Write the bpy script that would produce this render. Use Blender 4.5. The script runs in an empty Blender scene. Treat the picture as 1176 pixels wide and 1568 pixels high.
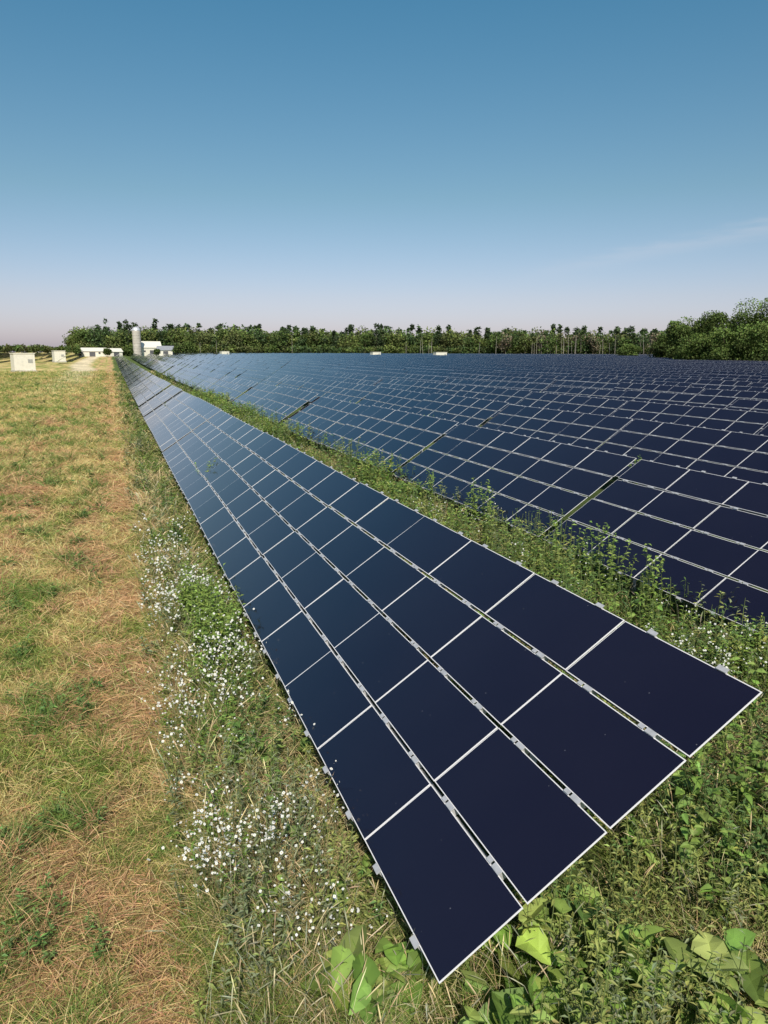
import bpy, math, numpy as np
from mathutils import Matrix, Vector
rng=np.random.default_rng(7)
S=0.63
TILT=0.5839; PX=2.0391*S; PW=S; X0=2.2713*S; Y0=4.8531*S; HL=5.3149*S; PITCH=9.2063*S
LOW=0.50; HC=HL+LOW
ct,st=math.cos(TILT),math.sin(TILT)
T=np.array

# ---------------------------------------------------------------- noise / terrain
_tab=np.random.default_rng(3).random((256,256))
def vn(x,y,s=0):
    x=np.asarray(x,float)+s*17.3; y=np.asarray(y,float)+s*9.1
    xi=np.floor(x).astype(int); yi=np.floor(y).astype(int); fx=x-xi; fy=y-yi
    fx=fx*fx*(3-2*fx); fy=fy*fy*(3-2*fy)
    a=_tab[xi%256,yi%256]; b=_tab[(xi+1)%256,yi%256]; c=_tab[xi%256,(yi+1)%256]; d=_tab[(xi+1)%256,(yi+1)%256]
    return (a*(1-fx)+b*fx)*(1-fy)+(c*(1-fx)+d*fx)*fy
def fb(x,y,s=0):
    return .5*vn(x,y,s)+.3*vn(x*2.1,y*2.1,s+1)+.2*vn(x*4.3,y*4.3,s+2)
def sstep(a,b,x):
    t=np.clip((np.asarray(x,float)-a)/(b-a),0,1); return t*t*(3-2*t)
def terr(x,y):
    r=np.hypot(x,y); return 2.0*sstep(60,460,r)
def fieldcol(x,y):
    x=np.asarray(x,float); y=np.asarray(y,float)
    xw=x+0.9*(vn(y*.33,x*.2,1)-.5)+0.6*(vn(y*1.3,x*1.3,2)-.5)
    n=fb(x*1.5,y*.65,3)
    n2=vn(x*.22,y*.07,5)
    g=np.clip((n-.5)*4.8+.27+(n2-.5)*.8,0,1)
    straw=T([.64,.475,.20]); green=T([.26,.30,.07]); hay=T([.57,.335,.175]); weed=T([.11,.15,.04])
    c=straw*(1-g[...,None])+green*g[...,None]
    hs=sstep(-1.4,-.4,xw)*(1-sstep(.05,.6,xw))*sstep(.38,.64,fb(x*1.5,y*.8,6)+.03)
    h2=np.exp(-((xw+2.7)/.8)**2)*sstep(.43,.62,fb(x*1.1,y*.4,8))
    hs=np.clip(hs+h2,0,1)*.9
    c=c*(1-hs[...,None])+hay*hs[...,None]
    wb=sstep(.15,.7,xw)
    c=c*(1-wb[...,None])+weed*wb[...,None]
    # bare worn track far out on the left
    cx=-6.4+1.5*np.sin(y/60); tk=(1-sstep(1.2,3.2,np.abs(x-cx+1.2*(vn(y*.12,x*0,9)-.5))))*sstep(60,115,y)
    c=c*(1-.85*tk[...,None])+T([.80,.66,.44])*.85*tk[...,None]
    return c,hs,wb,g

# ---------------------------------------------------------------- mesh helpers
def mk(name,V,quads=None,tris=None,cols=None,mats=(),uv=None,mi=None,smooth=False,parent=None):
    me=bpy.data.meshes.new(name)
    V=np.asarray(V,np.float32); me.vertices.add(len(V)); me.vertices.foreach_set('co',V.ravel())
    nq=0 if quads is None else len(quads); nt=0 if tris is None else len(tris)
    li=[];
    if nq: li.append(np.asarray(quads,np.int32).ravel())
    if nt: li.append(np.asarray(tris,np.int32).ravel())
    li=np.concatenate(li); me.loops.add(len(li)); me.loops.foreach_set('vertex_index',li)
    me.polygons.add(nq+nt)
    ls=np.concatenate([np.arange(nq)*4,nq*4+np.arange(nt)*3]).astype(np.int32)
    me.polygons.foreach_set('loop_start',ls)
    if uv is not None:
        l=me.uv_layers.new(name='UVMap'); l.data.foreach_set('uv',np.asarray(uv,np.float32).ravel())
    if mi is not None: me.polygons.foreach_set('material_index',np.asarray(mi,np.int32))
    me.update(calc_edges=True); 
    if cols is not None:
        a=me.color_attributes.new('Col','FLOAT_COLOR','POINT')
        c=np.ones((len(V),4),np.float32); c[:,:3]=cols; a.data.foreach_set('color',c.ravel())
    me.polygons.foreach_set('use_smooth',np.full(len(me.polygons),bool(smooth)))
    for m in mats: me.materials.append(m)
    me.update()
    ob=bpy.data.objects.new(name,me); bpy.context.scene.collection.objects.link(ob)
    if parent: ob.parent=parent
    return ob
def norm(v): return v/np.maximum(np.linalg.norm(v,axis=-1,keepdims=True),1e-9)
class Geo:
    def __init__(s): s.V=[];s.Q=[];s.C=[];s.n=0
    def add(s,V,Q,C):
        s.V.append(V);s.Q.append(Q+s.n);s.C.append(C);s.n+=len(V)
    def build(s,name,mat,smooth=False):
        return mk(name,np.concatenate(s.V),quads=np.concatenate(s.Q),cols=np.concatenate(s.C),mats=[mat],smooth=smooth)
def ribbons(g,base,d,length,width,col,droop,st_=(0,.5,1),wd=(1,.8,.05),tipcol=1.15):
    N=len(base); d=norm(d); side=norm(np.cross(d,rng.normal(size=(N,3))))
    K=len(st_); V=np.zeros((N,K,2,3)); C=np.zeros((N,K,2,3))
    hd=d*T([1,1,0]); hd=hd/np.maximum(np.linalg.norm(hd,axis=1,keepdims=True),.05)
    for k,(s_,w) in enumerate(zip(st_,wd)):
        p=base+d*(length*s_)[:,None]+(hd*.7-T([0,0,.6]))*(length*droop*s_*s_)[:,None]
        V[:,k,0]=p-side*(width*w*.5)[:,None]; V[:,k,1]=p+side*(width*w*.5)[:,None]
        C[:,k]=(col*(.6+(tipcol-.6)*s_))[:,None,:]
    i=np.arange(N)[:,None]*K*2; Q=[]
    for k in range(K-1):
        a=k*2; Q.append(np.concatenate([i+a,i+a+1,i+a+3,i+a+2],1))
    g.add(V.reshape(-1,3),np.concatenate(Q),C.reshape(-1,3))
def leaves(g,base,d,length,width,col,fold=.25,droop=.3,big=False):
    N=len(base); d=norm(d); up=T([0,0,1.])+rng.normal(size=(N,3))*.35
    side=norm(np.cross(d,up)); nn=norm(np.cross(side,d))
    st_=(0,.2,.55,.85,1) if big else (0,.45,1); wd=(0.35,1,.85,.4,.03) if big else (.1,1,.03)
    K=len(st_); V=np.zeros((N,K,3,3)); wob=rng.normal(size=(N,K))*(.15 if big else 0)
    for k,(s_,w) in enumerate(zip(st_,wd)):
        p=base+d*(length*s_)[:,None]-T([0,0,1.])*(length*droop*s_*s_)[:,None]
        e=(width*w*.5)[:,None]
        V[:,k,1]=p-nn*e*fold; V[:,k,0]=p-side*e+nn*e*(fold+wob[:,k:k+1]); V[:,k,2]=p+side*e+nn*e*(fold-wob[:,k:k+1])
    C=np.repeat(col[:,None,:],K*3,1).reshape(N,K,3,3)
    if big: C[:,:,1]*=1.3
    i=np.arange(N)[:,None]*K*3; Q=[]
    for k in range(K-1):
        for s_ in (0,1):
            a=k*3+s_; Q.append(np.concatenate([i+a,i+a+1,i+a+4,i+a+3],1))
    g.add(V.reshape(-1,3),np.concatenate(Q),C.reshape(-1,3))
def boxes(L):
    """L: list of (origin corner, ax, ay, az)"""
    L=np.asarray(L,float); o,a,b,c=L[:,0],L[:,1],L[:,2],L[:,3]
    V=np.stack([o,o+a,o+a+b,o+b,o+c,o+a+c,o+a+b+c,o+b+c],1)
    f=T([[0,3,2,1],[4,5,6,7],[0,1,5,4],[1,2,6,5],[2,3,7,6],[3,0,4,7]])
    Q=(np.arange(len(L))[:,None,None]*8+f[None]).reshape(-1,4)
    return V.reshape(-1,3),Q

# ---------------------------------------------------------------- materials
def newmat(name):
    m=bpy.data.materials.new(name); m.use_nodes=True; nt=m.node_tree
    return m,nt,nt.nodes['Principled BSDF'],nt.nodes['Material Output']
def simple(name,col,rough=.6,metal=0,noise=.15,scale=8):
    m,nt,p,o=newmat(name)
    n=nt.nodes.new('ShaderNodeTexNoise'); n.inputs['Scale'].default_value=scale; n.inputs['Detail'].default_value=6
    tc=nt.nodes.new('ShaderNodeTexCoord'); nt.links.new(tc.outputs['Object'],n.inputs['Vector'])
    r=nt.nodes.new('ShaderNodeValToRGB'); 
    r.color_ramp.elements[0].position=.3; r.color_ramp.elements[1].position=.7
    r.color_ramp.elements[0].color=[c*(1-noise) for c in col]+[1]; r.color_ramp.elements[1].color=[min(1,c*(1+noise)) for c in col]+[1]
    nt.links.new(n.outputs['Fac'],r.inputs['Fac']); nt.links.new(r.outputs['Color'],p.inputs['Base Color'])
    p.inputs['Roughness'].default_value=rough; p.inputs['Metallic'].default_value=metal
    return m
def vegmat(name,trans=.3,rough=.55):
    m,nt,p,o=newmat(name)
    a=nt.nodes.new('ShaderNodeAttribute'); a.attribute_name='Col'
    nt.links.new(a.outputs['Color'],p.inputs['Base Color']); p.inputs['Roughness'].default_value=rough
    p.inputs['Specular IOR Level'].default_value=.25
    t=nt.nodes.new('ShaderNodeBsdfTranslucent'); nt.links.new(a.outputs['Color'],t.inputs['Color'])
    mx=nt.nodes.new('ShaderNodeMixShader'); mx.inputs[0].default_value=trans
    nt.links.new(p.outputs[0],mx.inputs[1]); nt.links.new(t.outputs[0],mx.inputs[2]); nt.links.new(mx.outputs[0],o.inputs['Surface'])
    return m
veg=vegmat('foliage',.25); treem=vegmat('tree_foliage',.15,.7); flowm=vegmat('petal',.2,.7)

# solar glass
pm,nt,p,o=newmat('solar_glass')
uvn=nt.nodes.new('ShaderNodeUVMap'); sp=nt.nodes.new('ShaderNodeSeparateXYZ'); nt.links.new(uvn.outputs[0],sp.inputs[0])
def math_(op,a,b=None,nt_=None):
    n=(nt_ or nt).nodes.new('ShaderNodeMath'); n.operation=op
    for k,v in enumerate((a,b)):
        if v is None: continue
        if isinstance(v,(int,float)): n.inputs[k].default_value=v
        else: (nt_ or nt).links.new(v,n.inputs[k])
    return n.outputs[0]
def edge(out,size):
    return math_('MULTIPLY',math_('MINIMUM',out,math_('SUBTRACT',1.0,out)),size)
e=math_('MINIMUM',edge(sp.outputs[0],1.27),edge(sp.outputs[1],.6))
isedge=math_('LESS_THAN',e,.0066)
tc=nt.nodes.new('ShaderNodeTexCoord')
vo=nt.nodes.new('ShaderNodeTexVoronoi'); vo.inputs['Scale'].default_value=9; nt.links.new(tc.outputs['Object'],vo.inputs['Vector'])
spk=math_('LESS_THAN',vo.outputs['Distance'],.04)
spk=math_('MULTIPLY',spk,math_('GREATER_THAN',vo.outputs['Color'],.5))
spk=math_('MULTIPLY',spk,.4)
mixs=nt.nodes.new('ShaderNodeMix'); mixs.data_type='RGBA'
mixs.inputs[6].default_value=(.0052,.0040,.0150,1); mixs.inputs[7].default_value=(.25,.25,.27,1); nt.links.new(spk,mixs.inputs[0])
mixd=nt.nodes.new('ShaderNodeMix'); mixd.data_type='RGBA'; nz2=nt.nodes.new('ShaderNodeTexNoise'); nz2.inputs['Scale'].default_value=.9; nz2.inputs['Detail'].default_value=4
nt.links.new(tc.outputs['Object'],nz2.inputs['Vector']); nt.links.new(math_('MULTIPLY',nz2.outputs['Fac'],.035),mixd.inputs[0])
nt.links.new(mixs.outputs[2],mixd.inputs[6]); mixd.inputs[7].default_value=(.16,.15,.19,1)
mixc=nt.nodes.new('ShaderNodeMix'); mixc.data_type='RGBA'
nt.links.new(mixd.outputs[2],mixc.inputs[6]); mixc.inputs[7].default_value=(.76,.74,.74,1)
nt.links.new(isedge,mixc.inputs[0]); nt.links.new(mixc.outputs[2],p.inputs['Base Color'])
nz=nt.nodes.new('ShaderNodeTexNoise'); nz.inputs['Scale'].default_value=1.6; nz.inputs['Detail'].default_value=8
nt.links.new(tc.outputs['Object'],nz.inputs['Vector'])
mr=nt.nodes.new('ShaderNodeMapRange'); mr.inputs[3].default_value=.04; mr.inputs[4].default_value=.14
nt.links.new(nz.outputs['Fac'],mr.inputs[0]); nt.links.new(mr.outputs[0],p.inputs['Roughness'])
p.inputs['IOR'].default_value=1.6
steel=simple('galvanised_steel',(.58,.57,.57),.5,.4,.12,20)

# ---------------------------------------------------------------- ground
def axis(lo,hi,n,c,k):
    u=np.linspace(np.arcsinh((lo-c)/k),np.arcsinh((hi-c)/k),n); return c+k*np.sinh(u)
gx=axis(-3000,3000,420,1.0,3.0); gy=axis(-1200,4500,460,5,3.0)
GX,GY=np.meshgrid(gx,gy,indexing='ij'); 
GZ=terr(GX,GY)+.05*(vn(GX*1.3,GY*1.3,11)-.5)*np.exp(-np.hypot(GX,GY)/40)
C,hs,wb,gg=fieldcol(GX,GY)
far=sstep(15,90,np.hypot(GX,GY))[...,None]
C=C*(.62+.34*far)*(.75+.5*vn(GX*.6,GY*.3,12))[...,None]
V=np.stack([GX,GY,GZ],-1).reshape(-1,3); nx,ny=GX.shape
idx=np.arange(nx*ny).reshape(nx,ny)
Q=np.stack([idx[:-1,:-1],idx[1:,:-1],idx[1:,1:],idx[:-1,1:]],-1).reshape(-1,4)
gm,nt,p,o=newmat('meadow_soil')
a=nt.nodes.new('ShaderNodeAttribute'); a.attribute_name='Col'
tc=nt.nodes.new('ShaderNodeTexCoord'); mp=nt.nodes.new('ShaderNodeMapping'); mp.inputs['Scale'].default_value=(1.4,.6,1)
nt.links.new(tc.outputs['Object'],mp.inputs[0])
n1=nt.nodes.new('ShaderNodeTexNoise'); n1.inputs['Scale'].default_value=2.2; n1.inputs['Detail'].default_value=12; n1.inputs['Roughness'].default_value=.75
nt.links.new(mp.outputs[0],n1.inputs['Vector'])
r=nt.nodes.new('ShaderNodeMapRange'); r.inputs[1].default_value=.3; r.inputs[2].default_value=.7; r.inputs[3].default_value=.45; r.inputs[4].default_value=1.5
nt.links.new(n1.outputs['Fac'],r.inputs[0])
vm=nt.nodes.new('ShaderNodeVectorMath'); vm.operation='SCALE'; nt.links.new(a.outputs['Color'],vm.inputs[0]); nt.links.new(r.outputs[0],vm.inputs['Scale'])
nt.links.new(vm.outputs[0],p.inputs['Base Color']); p.inputs['Roughness'].default_value=.95; p.inputs['Specular IOR Level'].default_value=.1
bp=nt.nodes.new('ShaderNodeBump'); bp.inputs['Distance'].default_value=.08; nt.links.new(n1.outputs['Fac'],bp.inputs['Height']); nt.links.new(bp.outputs[0],p.inputs['Normal'])
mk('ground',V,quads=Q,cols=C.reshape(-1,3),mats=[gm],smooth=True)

# ---------------------------------------------------------------- solar rows
def bearing_pos(deg,D): return D*math.sin(math.radians(deg)),D*math.cos(math.radians(deg))
shelters=[(-5.7,152,3.5,3.0,3.4),(-3.4,243,3.1,3.0,3.4),(8.0,345,3.4,3,2.9),(19.3,330,3.8,3,2.9),(24.2,318,5.0,3,3.0)]
shpos=[bearing_pos(s[0],s[1]) for s in shelters]
def solar_row(x0,ystart,yend,gap,name,maxang=64,near_ok=True,maxr=440,zoff=0):
    BX=[]
    y=ystart; tl=6*PX; m=0
    quadL=[]
    while y+tl<yend:
        yc=y+tl/2; rr=math.hypot(x0,yc); ang=math.degrees(math.atan2(x0,yc))
        if rr<maxr and ang<maxang and not any(abs(x0+1-sx)<5 and abs(yc-sy)<6 for sx,sy in shpos):
            dt=rng.normal()*.008 if m>0 or x0>3 else 0; dz=rng.normal()*.022 if m>0 or x0>3 else 0
            if x0<3: dt*=.6; dz*=.6
            dzy=rng.normal()*.0035 if m>0 else 0
            c,s=math.cos(TILT+dt),math.sin(TILT+dt)
            z0=float(terr(x0,yc))+LOW+dz+zoff
            A=T([c,0,s]); B=norm(T([0,1,dzy])); Nn=norm(np.cross(B,A))*-1
            if Nn[2]<0: Nn=-Nn
            O=T([x0,y,z0])
            near=rr<75
            for i_ in range(6):
                for j_ in range(4):
                    o_=O+B*(i_*PX+.005)+A*(j_*PW+.014)
                    a_=A*(PW-.028); b_=B*(PX-.010)
                    if near:
                        o_=o_+Nn*(rng.normal()*.0015)+B*rng.normal()*.001+A*rng.normal()*.0015; a_=a_+Nn*rng.normal()*.002; b_=b_+Nn*rng.normal()*.003
                    quadL.append((o_,o_+b_,o_+a_+b_,o_+a_,near,Nn))
            if rr<50:
                for i_ in range(6):
                    for q_ in (.25,.77):
                        yy=(i_+q_)*PX+rng.normal()*.012
                        for j_ in range(5):
                            off=-.019 if 0<j_<4 else (-.018 if j_==0 else -.022)
                            BX.append((O+B*(yy-.045)+A*(j_*PW+off)+Nn*.003,A*.036,B*.085,Nn*.006))
                            if 0<j_<4: BX.append((O+B*(yy+.062)+A*(j_*PW+off+.004)+Nn*.003,A*.03,B*.05,Nn*.004))
                        BX.append((O+B*(yy-.02)-A*.005-Nn*.075,A*(4*PW+.01),B*.04,Nn*.062))
                for jj in (.9,3.1):
                    BX.append((O+A*(jj*PW)-Nn*.18+B*.45,A*.06,B*(tl-.9),Nn*.10))
                    for yy in (1.9,tl-1.9):
                        q_=O+A*(jj*PW)+B*yy-Nn*.15
                        BX.append((T([q_[0],q_[1],-.2]),T([.07,0,0]),T([0,.07,0]),T([0,0,q_[2]+.2])))
            elif rr<110:
                BX.append((O+A*(.9*PW)-Nn*.18,A*.06,B*tl,Nn*.1))
                for yy in (1.9,tl-1.9):
                    q_=O+A*(.9*PW)+B*yy-Nn*.15
                    BX.append((T([q_[0],q_[1],-.2]),T([.07,0,0]),T([0,.07,0]),T([0,0,q_[2]+.2])))
        y+=tl+gap*(1 if x0<2 else rng.choice([.6,1,1.6])); m+=1
    if not quadL: return
    top=T([[q[0],q[1],q[2],q[3]] for q in quadL]); nr=T([q[4] for q in quadL]); Ns=T([q[5] for q in quadL])
    n=len(top); V=[top.reshape(-1,3)]; Q=[np.arange(n*4).reshape(n,4)[:,::-1]]
    uvq=T([[0,0],[1,0],[1,1],[0,1]],float)[::-1]; UV=[np.tile(uvq,(n,1,1))]; MI=[np.zeros(n)]
    base=n*4
    if nr.any():
        t2=top[nr]; bt=t2-Ns[nr][:,None]*.007; k=len(t2)
        V.append(bt.reshape(-1,3)); bi=base+np.arange(k*4).reshape(k,4); ti=np.where(nr)[0][:,None]*4+np.arange(4)
        Q.append(bi); UV.append(np.full((k,4,2),.5)); MI.append(np.zeros(k))
        for e_ in range(4):
            f=(e_+1)%4
            Q.append(np.stack([ti[:,e_],ti[:,f],bi[:,f],bi[:,e_]],1)); UV.append(np.zeros((k,4,2))); MI.append(np.zeros(k))
        base+=k*4
    if BX:
        bv,bq=boxes(BX); V.append(bv); Q.append(bq+base); UV.append(np.zeros((len(bq),4,2))); MI.append(np.ones(len(bq)))
    mk(name,np.concatenate(V),quads=np.concatenate(Q),uv=np.concatenate(UV).reshape(-1,2),mi=np.concatenate(MI),mats=[pm,steel])
for k in range(0,58):
    xk=X0+k*PITCH
    ysr=Y0 if k==0 else (11.45-6*PX-.08 if k==1 else Y0+.5*rng.normal())
    solar_row(xk,ysr,(330 if xk<30 else 435),.06 if k==0 else .13,'solar_panel_row')
for k in range(12):
    solar_row(-14-k*PITCH,225+k*2,400,.1,'solar_panel_row')

# ---------------------------------------------------------------- grass / weeds
def polar(n,r0,r1,pw,a0,a1):
    u=rng.random(n); e=pw; r=(r0**e+u*(r1**e-r0**e))**(1/e); a=np.radians(a0+rng.random(n)*(a1-a0))
    return r*np.sin(a),r*np.cos(a),r
def jit(c,n,s=.2):
    return c*(1+rng.normal(size=(n,1))*s)*(1+rng.normal(size=(n,3))*.06)
grass=Geo()
STR=T([.76,.565,.25]); GRN=T([.25,.32,.06]); RUST=T([.70,.42,.22])
x,y,r=polar(430000,2.9,150,.42,-22,26)
m=(x<.75); x,y,r=x[m],y[m],r[m]; n=len(x)
C,hs,wb,g=fieldcol(x,y)
tn=fb(x*2.6,y*1.5,31); tuft=sstep(.59,.67,tn)*(x<-.3)
isg=rng.random(n)<(.10+.6*g)*(1-hs)+.5*tuft
col=np.where(isg[:,None],GRN,STR)*.6+C*.55
tcw=(.8*tuft)[:,None]; col=col*(1-tcw)+T([.14,.24,.055])*tcw
col=np.where((hs>.35)[:,None]&(rng.random(n)<.5)[:,None],RUST,col)
sc=(np.maximum(r,4.5)/4.5)**.72
L=(.07+.10*rng.random(n)+.12*tuft)*sc**.45
flat=np.where(hs>.45,.2,.7)+.3*rng.random(n)
d=rng.normal(size=(n,3))*.6; d[:,2]=flat*1.1
L=L*np.where(hs>.35,1.15,1)
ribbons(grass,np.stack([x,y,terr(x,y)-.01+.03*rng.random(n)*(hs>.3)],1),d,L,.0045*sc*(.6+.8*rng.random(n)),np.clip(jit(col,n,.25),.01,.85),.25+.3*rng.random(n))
x,y,r=polar(17000,2.9,120,.5,-22,20); m=x<.9; x,y,r=x[m],y[m],r[m]; n=len(x); K=20
_,hs,wb,g=fieldcol(x,y)
kind=rng.random(n); hn=fb(x*.8,y*.5,35)
ccol=np.where((kind<.2+.45*g)[:,None],T([.20,.29,.06]),np.where(((kind>.78)|(hs>.4))[:,None],RUST,STR))
hh=(.10+.14*rng.random(n)+.24*sstep(.5,.7,hn))*(.5+.5*rng.random(n))*np.where((x<.1)&(x>-1.)&(hs>.4),.6,1)
sc=(np.maximum(r,5)/5)**.6
bx=np.repeat(x,K)+rng.normal(size=n*K)*.035*np.repeat(sc,K); by=np.repeat(y,K)+rng.normal(size=n*K)*.035*np.repeat(sc,K)
lean=np.repeat(rng.normal(size=(n,2))*.35,K,0)
d=np.concatenate([rng.normal(size=(n*K,2))*.45+lean,np.ones((n*K,1))],1)
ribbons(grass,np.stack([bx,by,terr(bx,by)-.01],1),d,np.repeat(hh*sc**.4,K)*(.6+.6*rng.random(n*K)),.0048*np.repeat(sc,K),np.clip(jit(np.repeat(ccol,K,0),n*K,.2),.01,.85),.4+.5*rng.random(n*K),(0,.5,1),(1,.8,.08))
def zone_w(x,y):
    z1=(x>.2)&(x<1.75)
    z2=(x>1.2)&(y<Y0+.6)
    z3=(x>3.3)&(x<7.9)
    return z1|z2|z3
def hcap(x,y):
    return np.where((x>1.2)&(x<3.75)&(y>Y0-.35),np.maximum(.36,LOW-.08+(x-X0)*.62),9)
x,y,r=polar(330000,2.9,150,.42,-5,62)
m=zone_w(x,y); x,y,r=x[m],y[m],r[m]; n=len(x)
dry=sstep(.42,.58,fb(x*.8,y*.5,41))
dry=np.maximum(dry,np.exp(-(((x-3.35)/.5)**2+((y-2.75)/.5)**2)))
isd=rng.random(n)<.18+.7*dry
sc=(np.maximum(r,4.5)/4.5)**.7
col=np.where(isd[:,None],T([.66,.52,.26]),T([.19,.25,.055]))
L=(.24+.28*rng.random(n)+.10*dry)*np.clip((x-.05)*2,.45,1)
L=np.minimum(L,hcap(x,y))
d=rng.normal(size=(n,3))*.38; d[:,2]=1
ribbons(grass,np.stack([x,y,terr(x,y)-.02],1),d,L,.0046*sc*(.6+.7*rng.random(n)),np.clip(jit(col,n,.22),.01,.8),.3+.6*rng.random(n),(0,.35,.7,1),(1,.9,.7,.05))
x,y,r=polar(22000,2.9,60,.5,-3,62); m=zone_w(x,y)&(fb(x*1.1,y*.7,43)>.46); x,y,r=x[m],y[m],r[m]; n=len(x)
sc=(np.maximum(r,5)/5)**.5; L=np.minimum(.42+.3*rng.random(n),hcap(x,y)-.02)
d=rng.normal(size=(n,3))*.2; d[:,2]=1; hcol=np.where((rng.random(n)<.65)[:,None],T([.60,.48,.27]),T([.36,.36,.24]))
ribbons(grass,np.stack([x,y,terr(x,y)-.02],1),d,L,.0075*sc,np.clip(jit(hcol,n,.2),.01,.8),.15+.35*rng.random(n),(0,.78,.82,.93,1),(.3,.3,.8,1,.1))
grass.build('grass',veg)

def plants(g,x,y,h,nl,ll,lw,col,sc,stemc=T([.16,.20,.07]),up=.5,big=False,z0=None,droop=.35):
    n=len(x); base=np.stack([x,y,terr(x,y)-.02],1) if z0 is None else np.stack([x,y,z0],1)
    lean=rng.normal(size=(n,3))*.13; lean[:,2]=1; lean=norm(lean)
    for _ in (0,1): ribbons(g,base,lean,h,.007*sc,np.tile(stemc,(n,1)),np.zeros(n),(0,1),(1,.6))
    k=nl; t=(.12+.9*rng.random((n,k)))
    p=(base[:,None]+lean[:,None]*(h[:,None]*t)[...,None]).reshape(-1,3)
    a=rng.random(n*k)*2*np.pi; d=np.stack([np.cos(a),np.sin(a),up+rng.normal(size=n*k)*.35],1)
    s_=np.repeat(sc,k)*(1.15-.5*t.ravel())
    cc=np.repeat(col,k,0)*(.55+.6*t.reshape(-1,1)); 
    leaves(g,p,d,ll*s_*(.7+.6*rng.random(n*k)),lw*s_*(.7+.6*rng.random(n*k)),np.clip(jit(cc,n*k,.18),.008,.8),big=big,droop=droop)
    return base+lean*h[:,None]
weeds=Geo()
pal=T([[.17,.27,.055],[.21,.29,.06],[.12,.20,.06],[.28,.31,.09],[.22,.25,.13]])
x,y,r=polar(19500,2.9,130,.5,-5,62)
m=zone_w(x,y)&(vn(x*.9,y*.6,51)>.30)&((x>.45)|(rng.random(len(x))<.35)); x,y,r=x[m],y[m],r[m]; n=len(x)
sp_=(vn(x*.7,y*.7,52)*5+rng.random(n)*1.2).astype(int)%5
h=(.28+.3*rng.random(n)+.38*sstep(.5,.8,vn(x*.6,y*.35,53)))*np.where(x<.7,.7,1)
h=np.where((x>3.3)&(x<7.4)&(y>4),h+.35,h)
h=np.where((x>2.4)&(y<4),h+.12,h)
h=np.minimum(h,hcap(x,y)-.04)
dp=np.exp(-(((x-3.35)/.45)**2+((y-2.75)/.45)**2)); keep=rng.random(n)>dp*.8; x,y,h,r,sp_=x[keep],y[keep],h[keep],r[keep],sp_[keep]
sc=(np.maximum(r,5)/5)**.5
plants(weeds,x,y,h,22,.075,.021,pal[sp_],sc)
x=6.6+rng.normal(size=3000)*.35; y=6+60*rng.random(3000)**1.6; m=vn(x*.5,y*.35,55)>.30; x,y=x[m],y[m]; n=len(x)
plants(weeds,x,y,.6+.65*rng.random(n)*sstep(.3,.7,vn(y*.8,y*0,56)),26,.09,.03,pal[rng.integers(0,4,n)]*1.1,(np.maximum(np.hypot(x,y),8)/8)**.5)
x=1.0+rng.normal(size=260)*.16; y=9.6+rng.normal(size=260)*.8; plants(weeds,x,y,.55+.25*rng.random(260),24,.09,.03,np.tile(T([.21,.30,.065]),(260,1)),np.full(260,1.2))
x,y,r=polar(8500,4,130,.7,-22,10)
m=(x<-.3)&(fb(x*2.6,y*1.5,31)>.615); x,y,r=x[m],y[m],r[m]; n=len(x); sc=(np.maximum(r,5)/5)**.5
plants(weeds,x,y,.12+.16*rng.random(n),14,.07,.022,np.tile(T([.14,.235,.065]),(n,1)),sc)
tx=[7.1,7.15,7.0,7.25,6.9,7.15,7.0]; ty=[13.6,13.9,10.3,9.6,9.0,8.2,16.]
for k in range(2,9):
    for q_ in range(6):
        tx.append(X0+k*PITCH-.25+.1*rng.normal()); ty.append(8+rng.random()*60)
for q_ in range(10):
    tx.append(X0+PITCH-.2+.2*rng.normal()); ty.append(18+rng.random()*60)
tx+= [X0+.6,X0+1.2,X0+.9]; ty+=[19.,27.,40.]
tx=T(tx);ty=T(ty);tx=np.concatenate([tx+rng.normal(size=len(tx))*.1 for _ in range(5)]);ty=np.concatenate([ty+rng.normal(size=len(ty))*.1 for _ in range(5)])
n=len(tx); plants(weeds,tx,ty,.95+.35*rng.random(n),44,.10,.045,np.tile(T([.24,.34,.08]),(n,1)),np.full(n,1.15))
weeds.build('weeds',veg)
broad=Geo()
def bplant(spec,ll,lw,pal_,nl,sl=.55,sr=.9):
    X=[];Y=[]
    for (a_,b_,k_,s_) in spec: X.append(a_+rng.normal(size=k_)*s_); Y.append(b_+rng.normal(size=k_)*s_)
    x=np.concatenate(X); y=np.concatenate(Y); n=len(x)
    h=.28+.28*rng.random(n); h=np.where(x>3.5,h+.2,h); h=np.minimum(h,hcap(x,y)-.08)
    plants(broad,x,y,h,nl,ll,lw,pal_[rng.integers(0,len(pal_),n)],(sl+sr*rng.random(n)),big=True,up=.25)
bplant([(1.95,2.95,12,.2),(2.45,2.8,20,.28),(2.9,2.7,10,.25),(2.4,3.3,14,.2),(1.3,3.55,8,.12)],.24,.20,T([[.22,.31,.065],[.26,.34,.09],[.16,.25,.05]]),6)
bplant([(3.9,3.5,14,.3),(4.3,4.0,30,.45),(4.9,4.6,24,.45),(4.4,6.0,20,.35),(1.25,4.4,8,.2),(4.3,8.0,16,.3),(5.4,5.4,20,.4),(6.2,7.2,16,.4),(1.1,6.3,8,.2)],.14,.10,T([[.17,.26,.055],[.21,.29,.07],[.13,.21,.05]]),10,.6,.6)
broad.build('broadleaf_plants',veg)
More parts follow.
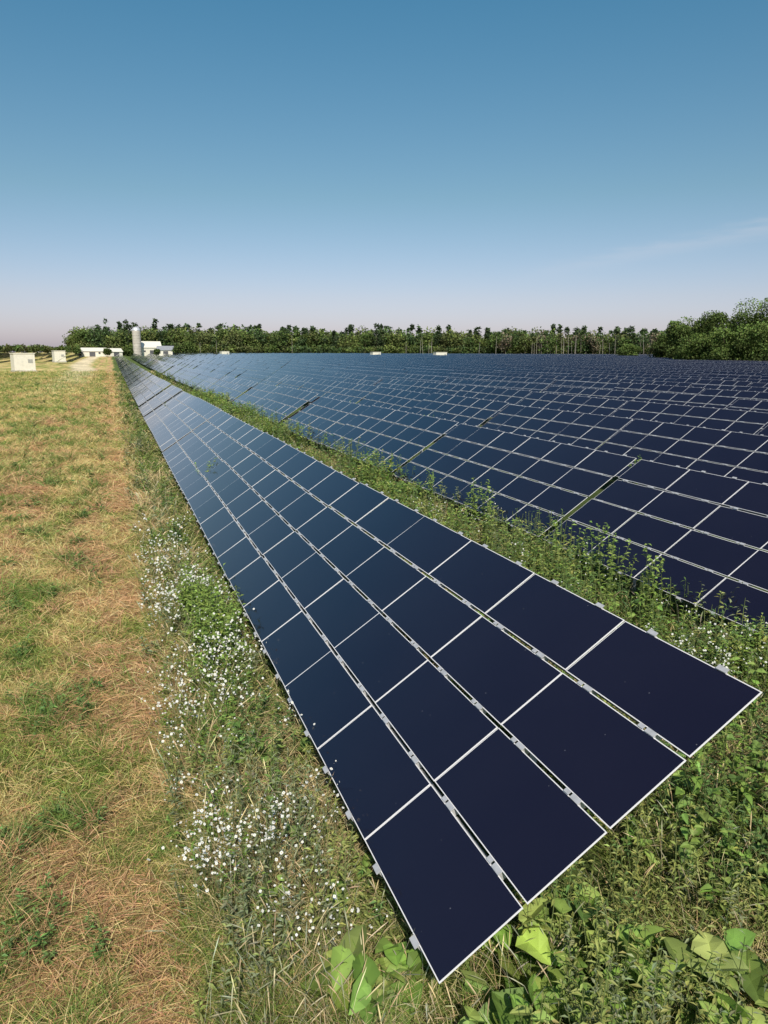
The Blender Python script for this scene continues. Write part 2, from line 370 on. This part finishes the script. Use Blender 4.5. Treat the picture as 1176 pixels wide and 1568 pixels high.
# wildflowers
fl=Geo(); stems=Geo()
def flowers(x,y,h,k,fs):
    n=len(x); lean=rng.normal(size=(n,3))*.12; lean[:,2]=1
    base=np.stack([x,y,terr(x,y)],1)
    ribbons(stems,base,lean,h,np.full(n,.005),np.tile(T([.16,.20,.07]),(n,1)),np.zeros(n),(0,1),(1,.6))
    top=base+norm(lean)*h[:,None]
    p=np.repeat(top,k,0)+rng.normal(size=(n*k,3))*T([.065,.065,.06]); N=n*k
    nn=norm(rng.normal(size=(N,3))*.6+T([-.1,-.4,.9])); a=norm(np.cross(nn,rng.normal(size=(N,3)))); b=np.cross(nn,a)
    rad=np.repeat(fs,k)*(.4+.75*rng.random(N))
    V=np.zeros((N,9,3)); V[:,8]=p-nn*(rad*.2)[:,None]
    for q_ in range(8):
        t=q_*np.pi/4; rr_=rad*(1 if q_%2 else .82); V[:,q_]=p+a*(rr_*np.cos(t))[:,None]+b*(rr_*np.sin(t))[:,None]
    i=np.arange(N)[:,None]*9; Q=np.concatenate([np.concatenate([i+8,i+q_,i+(q_+1)%8,i+(q_+2)%8],1) for q_ in (0,2,4,6)])
    C=np.tile(T([.76,.76,.73]),(N*9,1)); fl.add(V.reshape(-1,3),Q,C)
    c=p+nn*.003; rr_=rad*.3; V=np.stack([c+a*rr_[:,None],c+b*rr_[:,None],c-a*rr_[:,None],c-b*rr_[:,None]],1)
    fl.add(V.reshape(-1,3),np.arange(N*4).reshape(N,4),np.tile(T([.55,.45,.15]),(N*4,1)))
x,y,r=polar(4600,3.6,40,.6,0,25); dens=fb(x*1.6,y*1.1,61)
m=(x>.25)&(x<1.3)&(dens+.30*(rng.random(len(x))-.5)>.54)&(y>4.3)&(y<15); x,y,r=x[m],y[m],r[m]
flowers(x,y,.42+.36*rng.random(len(x)),8,.0125*(np.maximum(r,6)/6)**.5)
x=.95+rng.normal(size=16)*.16;y=3.95+rng.normal(size=16)*.22; flowers(x,y,.42+.15*rng.random(16),7,np.full(16,.011))
x=5.6+rng.normal(size=30)*.5;y=5.6+rng.normal(size=30)*.5; flowers(x,y,.8+.2*rng.random(30),9,np.full(30,.012))
x=4.4+rng.random(60)*2.2;y=5+rng.random(60)*11; flowers(x,y,.8+.3*rng.random(60),6,np.full(60,.012))
o1=fl.build('wildflowers',flowm); 
o2=stems.build('flower_stems',veg); o2.parent=o1

# ---------------------------------------------------------------- trees
def crown_leaves(g,c,rad,n,size,colbase,nb=14,pine=False):
    rx,rz=rad
    if pine:
        t=rng.random(nb); bc=np.stack([rng.normal(size=nb)*rx*.35*(1.05-t),rng.normal(size=nb)*rx*.35*(1.05-t),(t*2-1)*rz],1); br=rx*(.3+.75*(1-t))
    else:
        bc=norm(rng.normal(size=(nb,3)))*(rng.random((nb,1))**.5)*T([rx*.75,rx*.75,rz*.8]); br=rx*(.34+.3*rng.random(nb))
    k=rng.integers(0,nb,n); dd=norm(rng.normal(size=(n,3))); 
    p=c+bc[k]+dd*(br[k]*(.6+.45*rng.random(n)))[:,None]*T([1,1,.75])
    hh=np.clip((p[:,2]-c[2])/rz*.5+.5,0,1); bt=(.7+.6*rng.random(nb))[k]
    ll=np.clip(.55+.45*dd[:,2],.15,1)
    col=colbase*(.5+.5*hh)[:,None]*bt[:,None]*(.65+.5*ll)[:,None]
    d=rng.normal(size=(n,3)); 
    leaves(g,p,d,np.full(n,size)*(.6+.8*rng.random(n)),np.full(n,size*.8)*(.6+.8*rng.random(n)),np.clip(jit(col,n,.2),.005,.5),droop=.1)
def trunk(g,x,y,z,h,r,col):
    k=6; a=np.arange(k)*2*np.pi/k; lx=.04*h*rng.normal(); ly=.04*h*rng.normal()
    lo=np.stack([x+r*np.cos(a),y+r*np.sin(a),np.full(k,z-.3)],1); hi=np.stack([x+r*.45*np.cos(a)+lx,y+r*.45*np.sin(a)+ly,np.full(k,z+h)],1)
    i=np.arange(k)[:,None]; j=(i+1)%k
    g.add(np.concatenate([lo,hi]),np.concatenate([i,j,j+k,i+k],1),np.tile(col,(2*k,1)))
tl=Geo()
def line(b0,b1,D0,D1,hfun,count,n,size,pal_,pp=.3,wide=1.,hv=(.80,.32)):
    for q_ in range(count):
        b=b0+(b1-b0)*(q_+rng.random())/count; D=D0+(D1-D0)*rng.random(); x,y=bearing_pos(b,D); z=float(terr(x,y)); h=hfun(b)*(hv[0]+hv[1]*rng.random())
        pine=rng.random()<pp; 
        if pine: h*=1.08
        rx=h*(.17 if pine else .36)*(.75+.6*rng.random())*wide
        cb=T([.065,.10,.04]) if pine else pal_[rng.integers(0,len(pal_))]*(.8+.4*rng.random())
        zc=.50 if not pine else .52
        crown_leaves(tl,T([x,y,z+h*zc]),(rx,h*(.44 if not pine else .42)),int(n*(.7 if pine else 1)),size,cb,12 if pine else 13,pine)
        trunk(tl,x,y,z,h*.8,h*.010,T([.25,.22,.18]) if rng.random()<.3 else T([.08,.06,.05]))
pf=[T([.11,.165,.042]),T([.15,.20,.05]),T([.18,.22,.06]),T([.13,.15,.05]),T([.09,.145,.05])]
pb=pf+[T([.24,.20,.13]),T([.26,.23,.16])]
line(-2.3,32,455,490,lambda b:17.0-1.2*(b/30),120,620,1.2,pf,.15)
line(-2.3,43,500,530,lambda b:19.5-2*(b/30),170,460,1.45,pf,.25)
line(-2.3,43,540,570,lambda b:21.5-2*(b/30),110,320,1.8,pf,.5)
line(28,41,440,490,lambda b:15.5,55,450,1.1,pb,.2)
line(-16,-2.0,1150,1250,lambda b:12,90,160,2.6,pf,0,1.3)
line(-2.3,43,448,456,lambda b:7,170,190,1.1,pf,0,1.5)
for q_ in range(38):
    b=31+9*rng.random() if q_<26 else 5+25*rng.random(); x,y=bearing_pos(b,440+6*rng.random()); trunk(tl,x,y,float(terr(x,y)),7+6*rng.random(),.12,T([.36,.32,.28]))
tl.build('tree_line',treem)
def bigtree(b,D,h,rx,n=8500,size=.5,col=T([.135,.195,.048])):
    g=Geo(); x,y=bearing_pos(b,D); z=float(terr(x,y))
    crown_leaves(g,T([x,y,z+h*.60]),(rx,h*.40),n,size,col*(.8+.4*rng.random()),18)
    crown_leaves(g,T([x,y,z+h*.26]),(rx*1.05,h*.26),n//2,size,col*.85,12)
    trunk(g,x,y,z,h*.7,.35,T([.09,.07,.05]))
    for q_ in range(7):
        a=rng.random()*6.28; s_=T([x,y,z+h*(.25+.3*rng.random())])[None]; d=T([[math.cos(a),math.sin(a),.9]])
        ribbons(g,s_,d,T([rx*.9]),T([.28]),T([[.09,.07,.05]]),T([0.]),(0,1),(1,.3))
    g.build('deciduous_tree',treem)
for b,D,h,rx in [(40.3,262,11.0,4.8),(41.5,240,14.5,5),(43.3,235,15.5,5.5),(44.9,232,14.0,5.5),(46.3,225,18.5,6.5),(48.4,220,21,8),(51,220,19,8),(42.4,222,8.5,4.8),(44.4,216,9.5,5),(46.2,214,10.5,5.5),(38.0,330,6.0,4.5)]:
    bigtree(b,D,h,rx)

# ---------------------------------------------------------------- buildings
white=simple('white_steel',(.70,.66,.56),.6,0,.06,2); grey=simple('grey_roof',(.32,.33,.35),.45,.2,.1,1); dark=simple('dark_louvre',(.08,.08,.09),.6)
conc=simple('silo_concrete',(.46,.42,.37),.85,0,.15,.6)
def empty(name): 
    e=bpy.data.objects.new(name,None); bpy.context.scene.collection.objects.link(e); return e
def boxpart(name,L,mat,par): 
    v,q=boxes(L); return mk(name,v,quads=q,mats=[mat],parent=par)
def local(x,y,z,ang):
    c,s=math.cos(ang),math.sin(ang); ex=T([c,s,0]);ey=T([-s,c,0]);ez=T([0,0,1.])
    return lambda a,b,c_,wx,wy,wz:(T([x,y,z])+ex*a+ey*b+ez*c_,ex*wx,ey*wy,ez*wz)
for (b,D,w,dp,h),(x,y) in zip(shelters,shpos):
    e=empty('inverter_shelter'); z=float(terr(x,y)); bx=local(x,y,z,-math.radians(b)*.5+.25)
    boxpart('walls',[bx(-w/2,-dp/2,.3,w,dp,h-.45)],white,e)
    boxpart('roof',[bx(-w/2-.1,-dp/2-.1,h-.15,w+.2,dp+.2,.15)],white,e)
    boxpart('plinth',[bx(-w/2-.15,-dp/2-.15,-.1,w+.3,dp+.3,.4)],conc,e)
    boxpart('door',[bx(-w/2+.4,-dp/2-.03,.35,.95,.03,2.1)],white,e)
    boxpart('louvres',[bx(w/2-1.2,-dp/2-.05,1.65+.14*k,.8,.02,.05) for k in range(5)],grey,e)
def gable(name,b,D,w,dp,hw,hr,roofm,ang=0):
    x,y=bearing_pos(b,D); z=float(terr(x,y)); e=empty(name); bx=local(x,y,z,ang)
    c,s=math.cos(ang),math.sin(ang); P=lambda a,b_,c_:T([x+a*c-b_*s,y+a*s+b_*c,z+c_])
    V=[P(-w/2,-dp/2,0),P(w/2,-dp/2,0),P(w/2,dp/2,0),P(-w/2,dp/2,0),P(-w/2,-dp/2,hw),P(w/2,-dp/2,hw),P(w/2,dp/2,hw),P(-w/2,dp/2,hw),P(-w/2,0,hr),P(w/2,0,hr)]
    mk('walls',V,quads=[(0,1,5,4),(2,3,7,6),(1,2,6,5),(3,0,4,7)],tris=[(4,8,7),(5,6,9)],mats=[white],parent=e)
    V=[P(-w/2-.4,-dp/2-.4,hw-.2),P(w/2+.4,-dp/2-.4,hw-.2),P(w/2+.4,0,hr+.12),P(-w/2-.4,0,hr+.12),P(w/2+.4,dp/2+.4,hw-.2),P(-w/2-.4,dp/2+.4,hw-.2)]
    mk('roof',V,quads=[(0,1,2,3),(3,2,4,5)],mats=[roofm],parent=e)
    boxpart('doors',[bx(-w*.1,-dp/2-.05,0,2.6,.05,min(3,hw*.8))]+[bx(-w/2+1+k*2.6,-dp/2-.04,hw*.45,.9,.04,.9) for k in range(int(w/2.6)) if abs(-w/2+1+k*2.6)>2.5],dark,e)
    return e
gable('white_barn',2.75,425,10,9,4.5,7.6,white,.1)
gable('grey_barn',3.8,418,8,7,3.2,5.2,grey,-.2)
gable('farm_shed',-1.2,385,12,7,2.6,4.0,white,0)
gable('farm_shed',.2,395,7,6,2.4,3.8,white,.3)
x,y=bearing_pos(1.85,415); z=float(terr(x,y)); e=empty('farm_silo'); k=24; a=np.arange(k)*2*np.pi/k; R_=2.1; Hs=13.0
def ring(r_,zz): return np.stack([x+r_*np.cos(a),y+r_*np.sin(a),np.full(k,z+zz)],1)
def lathe(name,prof,mat):
    V=np.concatenate([ring(*q_) for q_ in prof]); i=np.arange(k)[:,None]; j=(i+1)%k
    Q=np.concatenate([np.concatenate([i+m_*k,j+m_*k,j+(m_+1)*k,i+(m_+1)*k],1) for m_ in range(len(prof)-1)])
    mk(name,V,quads=Q,mats=[mat],parent=e,smooth=True)
lathe('shaft',[(R_,0),(R_,Hs)],conc)
lathe('dome',[(R_+.1,Hs),(R_*.97,Hs+.6),(R_*.8,Hs+1.2),(R_*.5,Hs+1.7),(.02,Hs+1.95)],simple('dome_metal',(.6,.6,.62),.4,.3))
for q_ in range(9): lathe('hoop_%d'%q_,[(R_+.002,1+q_*1.35),(R_+.07,1.03+q_*1.35),(R_+.07,1.12+q_*1.35),(R_+.002,1.15+q_*1.35)],conc)
bush=Geo()
for (b,D,h_) in [(-.2,378,4),(1.2,400,5),(4.6,410,7),(5.4,415,8),(3.2,405,4),(-2.2,380,5)]:
    x,y=bearing_pos(b,D); crown_leaves(bush,T([x,y,float(terr(x,y))+h_*.5]),(h_*.45,h_*.5),900,.7,T([.11,.16,.04]),10)
bush.build('farmyard_shrubs',treem)

# ---------------------------------------------------------------- light
sd=norm(T([.189,.697,-.691]))
sun=bpy.data.lights.new('sun','SUN'); sun.energy=5.0; sun.angle=math.radians(.5); sun.color=(1,.93,.82)
so=bpy.data.objects.new('sun',sun); bpy.context.scene.collection.objects.link(so)
so.rotation_mode='QUATERNION'; so.rotation_quaternion=Vector(sd).to_track_quat('-Z','Y')
w=bpy.data.worlds.new('World'); bpy.context.scene.world=w; w.use_nodes=True; nt=w.node_tree
sky=nt.nodes.new('ShaderNodeTexSky'); sky.sky_type='NISHITA'; sky.sun_disc=False
sky.sun_elevation=math.asin(-sd[2]); sky.sun_rotation=math.atan2(-sd[0],-sd[1])
sky.altitude=100; sky.air_density=1.0; sky.dust_density=1.0; sky.ozone_density=1.0
tc=nt.nodes.new('ShaderNodeTexCoord'); sx=nt.nodes.new('ShaderNodeSeparateXYZ'); nt.links.new(tc.outputs['Generated'],sx.inputs[0])
rp=nt.nodes.new('ShaderNodeValToRGB'); nt.links.new(sx.outputs[2],rp.inputs[0]); cr=rp.color_ramp
cr.elements[0].position=0; cr.elements[0].color=(.68,.62,.86,1)
cr.elements[1].position=1; cr.elements[1].color=(.60,.66,.70,1)
for ps,c_ in [(.07,(.66,.61,.72,1)),(.19,(.50,.62,.61,1)),(.385,(.33,.65,.68,1)),(.6,(.45,.64,.68,1))]:
    e_=cr.elements.new(ps); e_.color=c_
mu=nt.nodes.new('ShaderNodeMix'); mu.data_type='RGBA'; mu.blend_type='MULTIPLY'; mu.inputs[0].default_value=1
nt.links.new(sky.outputs[0],mu.inputs[6]); nt.links.new(rp.outputs[0],mu.inputs[7])
def dirv(az,el): az,el=math.radians(az),math.radians(el); return T([math.sin(az)*math.cos(el),math.cos(az)*math.cos(el),math.sin(el)])
A_=dirv(33,6.0);B_=dirv(47,8.2); nrm=norm(np.cross(A_,B_)); 
dp_=nt.nodes.new('ShaderNodeVectorMath'); dp_.operation='DOT_PRODUCT'; nt.links.new(tc.outputs['Generated'],dp_.inputs[0]); dp_.inputs[1].default_value=nrm
nz=nt.nodes.new('ShaderNodeTexNoise'); mpp=nt.nodes.new('ShaderNodeMapping'); mpp.inputs['Scale'].default_value=(4,4,26); nt.links.new(tc.outputs['Generated'],mpp.inputs[0]); nt.links.new(mpp.outputs[0],nz.inputs['Vector']); nz.inputs['Detail'].default_value=6
off=math_('MULTIPLY',math_('SUBTRACT',nz.outputs['Fac'],.5,nt),.02,nt)
q=math_('DIVIDE',math_('ADD',dp_.outputs['Value'],off,nt),.009,nt)
band=math_('POWER',2.718,math_('MULTIPLY',math_('MULTIPLY',q,q,nt),-1.0,nt),nt)
d2=nt.nodes.new('ShaderNodeVectorMath'); d2.operation='DOT_PRODUCT'; nt.links.new(tc.outputs['Generated'],d2.inputs[0]); d2.inputs[1].default_value=dirv(50,9)
m2=nt.nodes.new('ShaderNodeMapRange'); m2.inputs[1].default_value=.93; m2.inputs[2].default_value=1.0; m2.inputs[3].default_value=0; m2.inputs[4].default_value=.25; nt.links.new(d2.outputs['Value'],m2.inputs[0])
band=math_('MULTIPLY',math_('MULTIPLY',band,m2.outputs[0],nt),math_('MULTIPLY',nz.outputs['Fac'],1.6,nt),nt)
mc=nt.nodes.new('ShaderNodeMix'); mc.data_type='RGBA'; nt.links.new(band,mc.inputs[0]); nt.links.new(mu.outputs[2],mc.inputs[6]); mc.inputs[7].default_value=(4.6,4.6,5.0,1)
bg=nt.nodes['Background']; bg.inputs['Strength'].default_value=.15
nt.links.new(mc.outputs[2],bg.inputs['Color'])

# ---------------------------------------------------------------- camera
f,a_,p_,r_=1128.54,.349,.2121,.0039
F=T([math.sin(a_)*math.cos(p_),math.cos(a_)*math.cos(p_),-math.sin(p_)]); R=T([math.cos(a_),-math.sin(a_),0]); U=np.cross(R,F)
R2=R*math.cos(r_)+U*math.sin(r_); U2=-R*math.sin(r_)+U*math.cos(r_)
cam=bpy.data.cameras.new('camera'); co=bpy.data.objects.new('camera',cam); bpy.context.scene.collection.objects.link(co)
M=Matrix(((R2[0],U2[0],-F[0],0),(R2[1],U2[1],-F[1],0),(R2[2],U2[2],-F[2],HC),(0,0,0,1)))
co.matrix_world=M
cam.sensor_fit='VERTICAL'; cam.sensor_height=36; cam.lens=f/1568*36; cam.clip_end=8000; cam.clip_start=.05
sc_=bpy.context.scene; sc_.camera=co
sc_.view_settings.view_transform='Standard'; sc_.view_settings.look='None'; sc_.view_settings.exposure=0
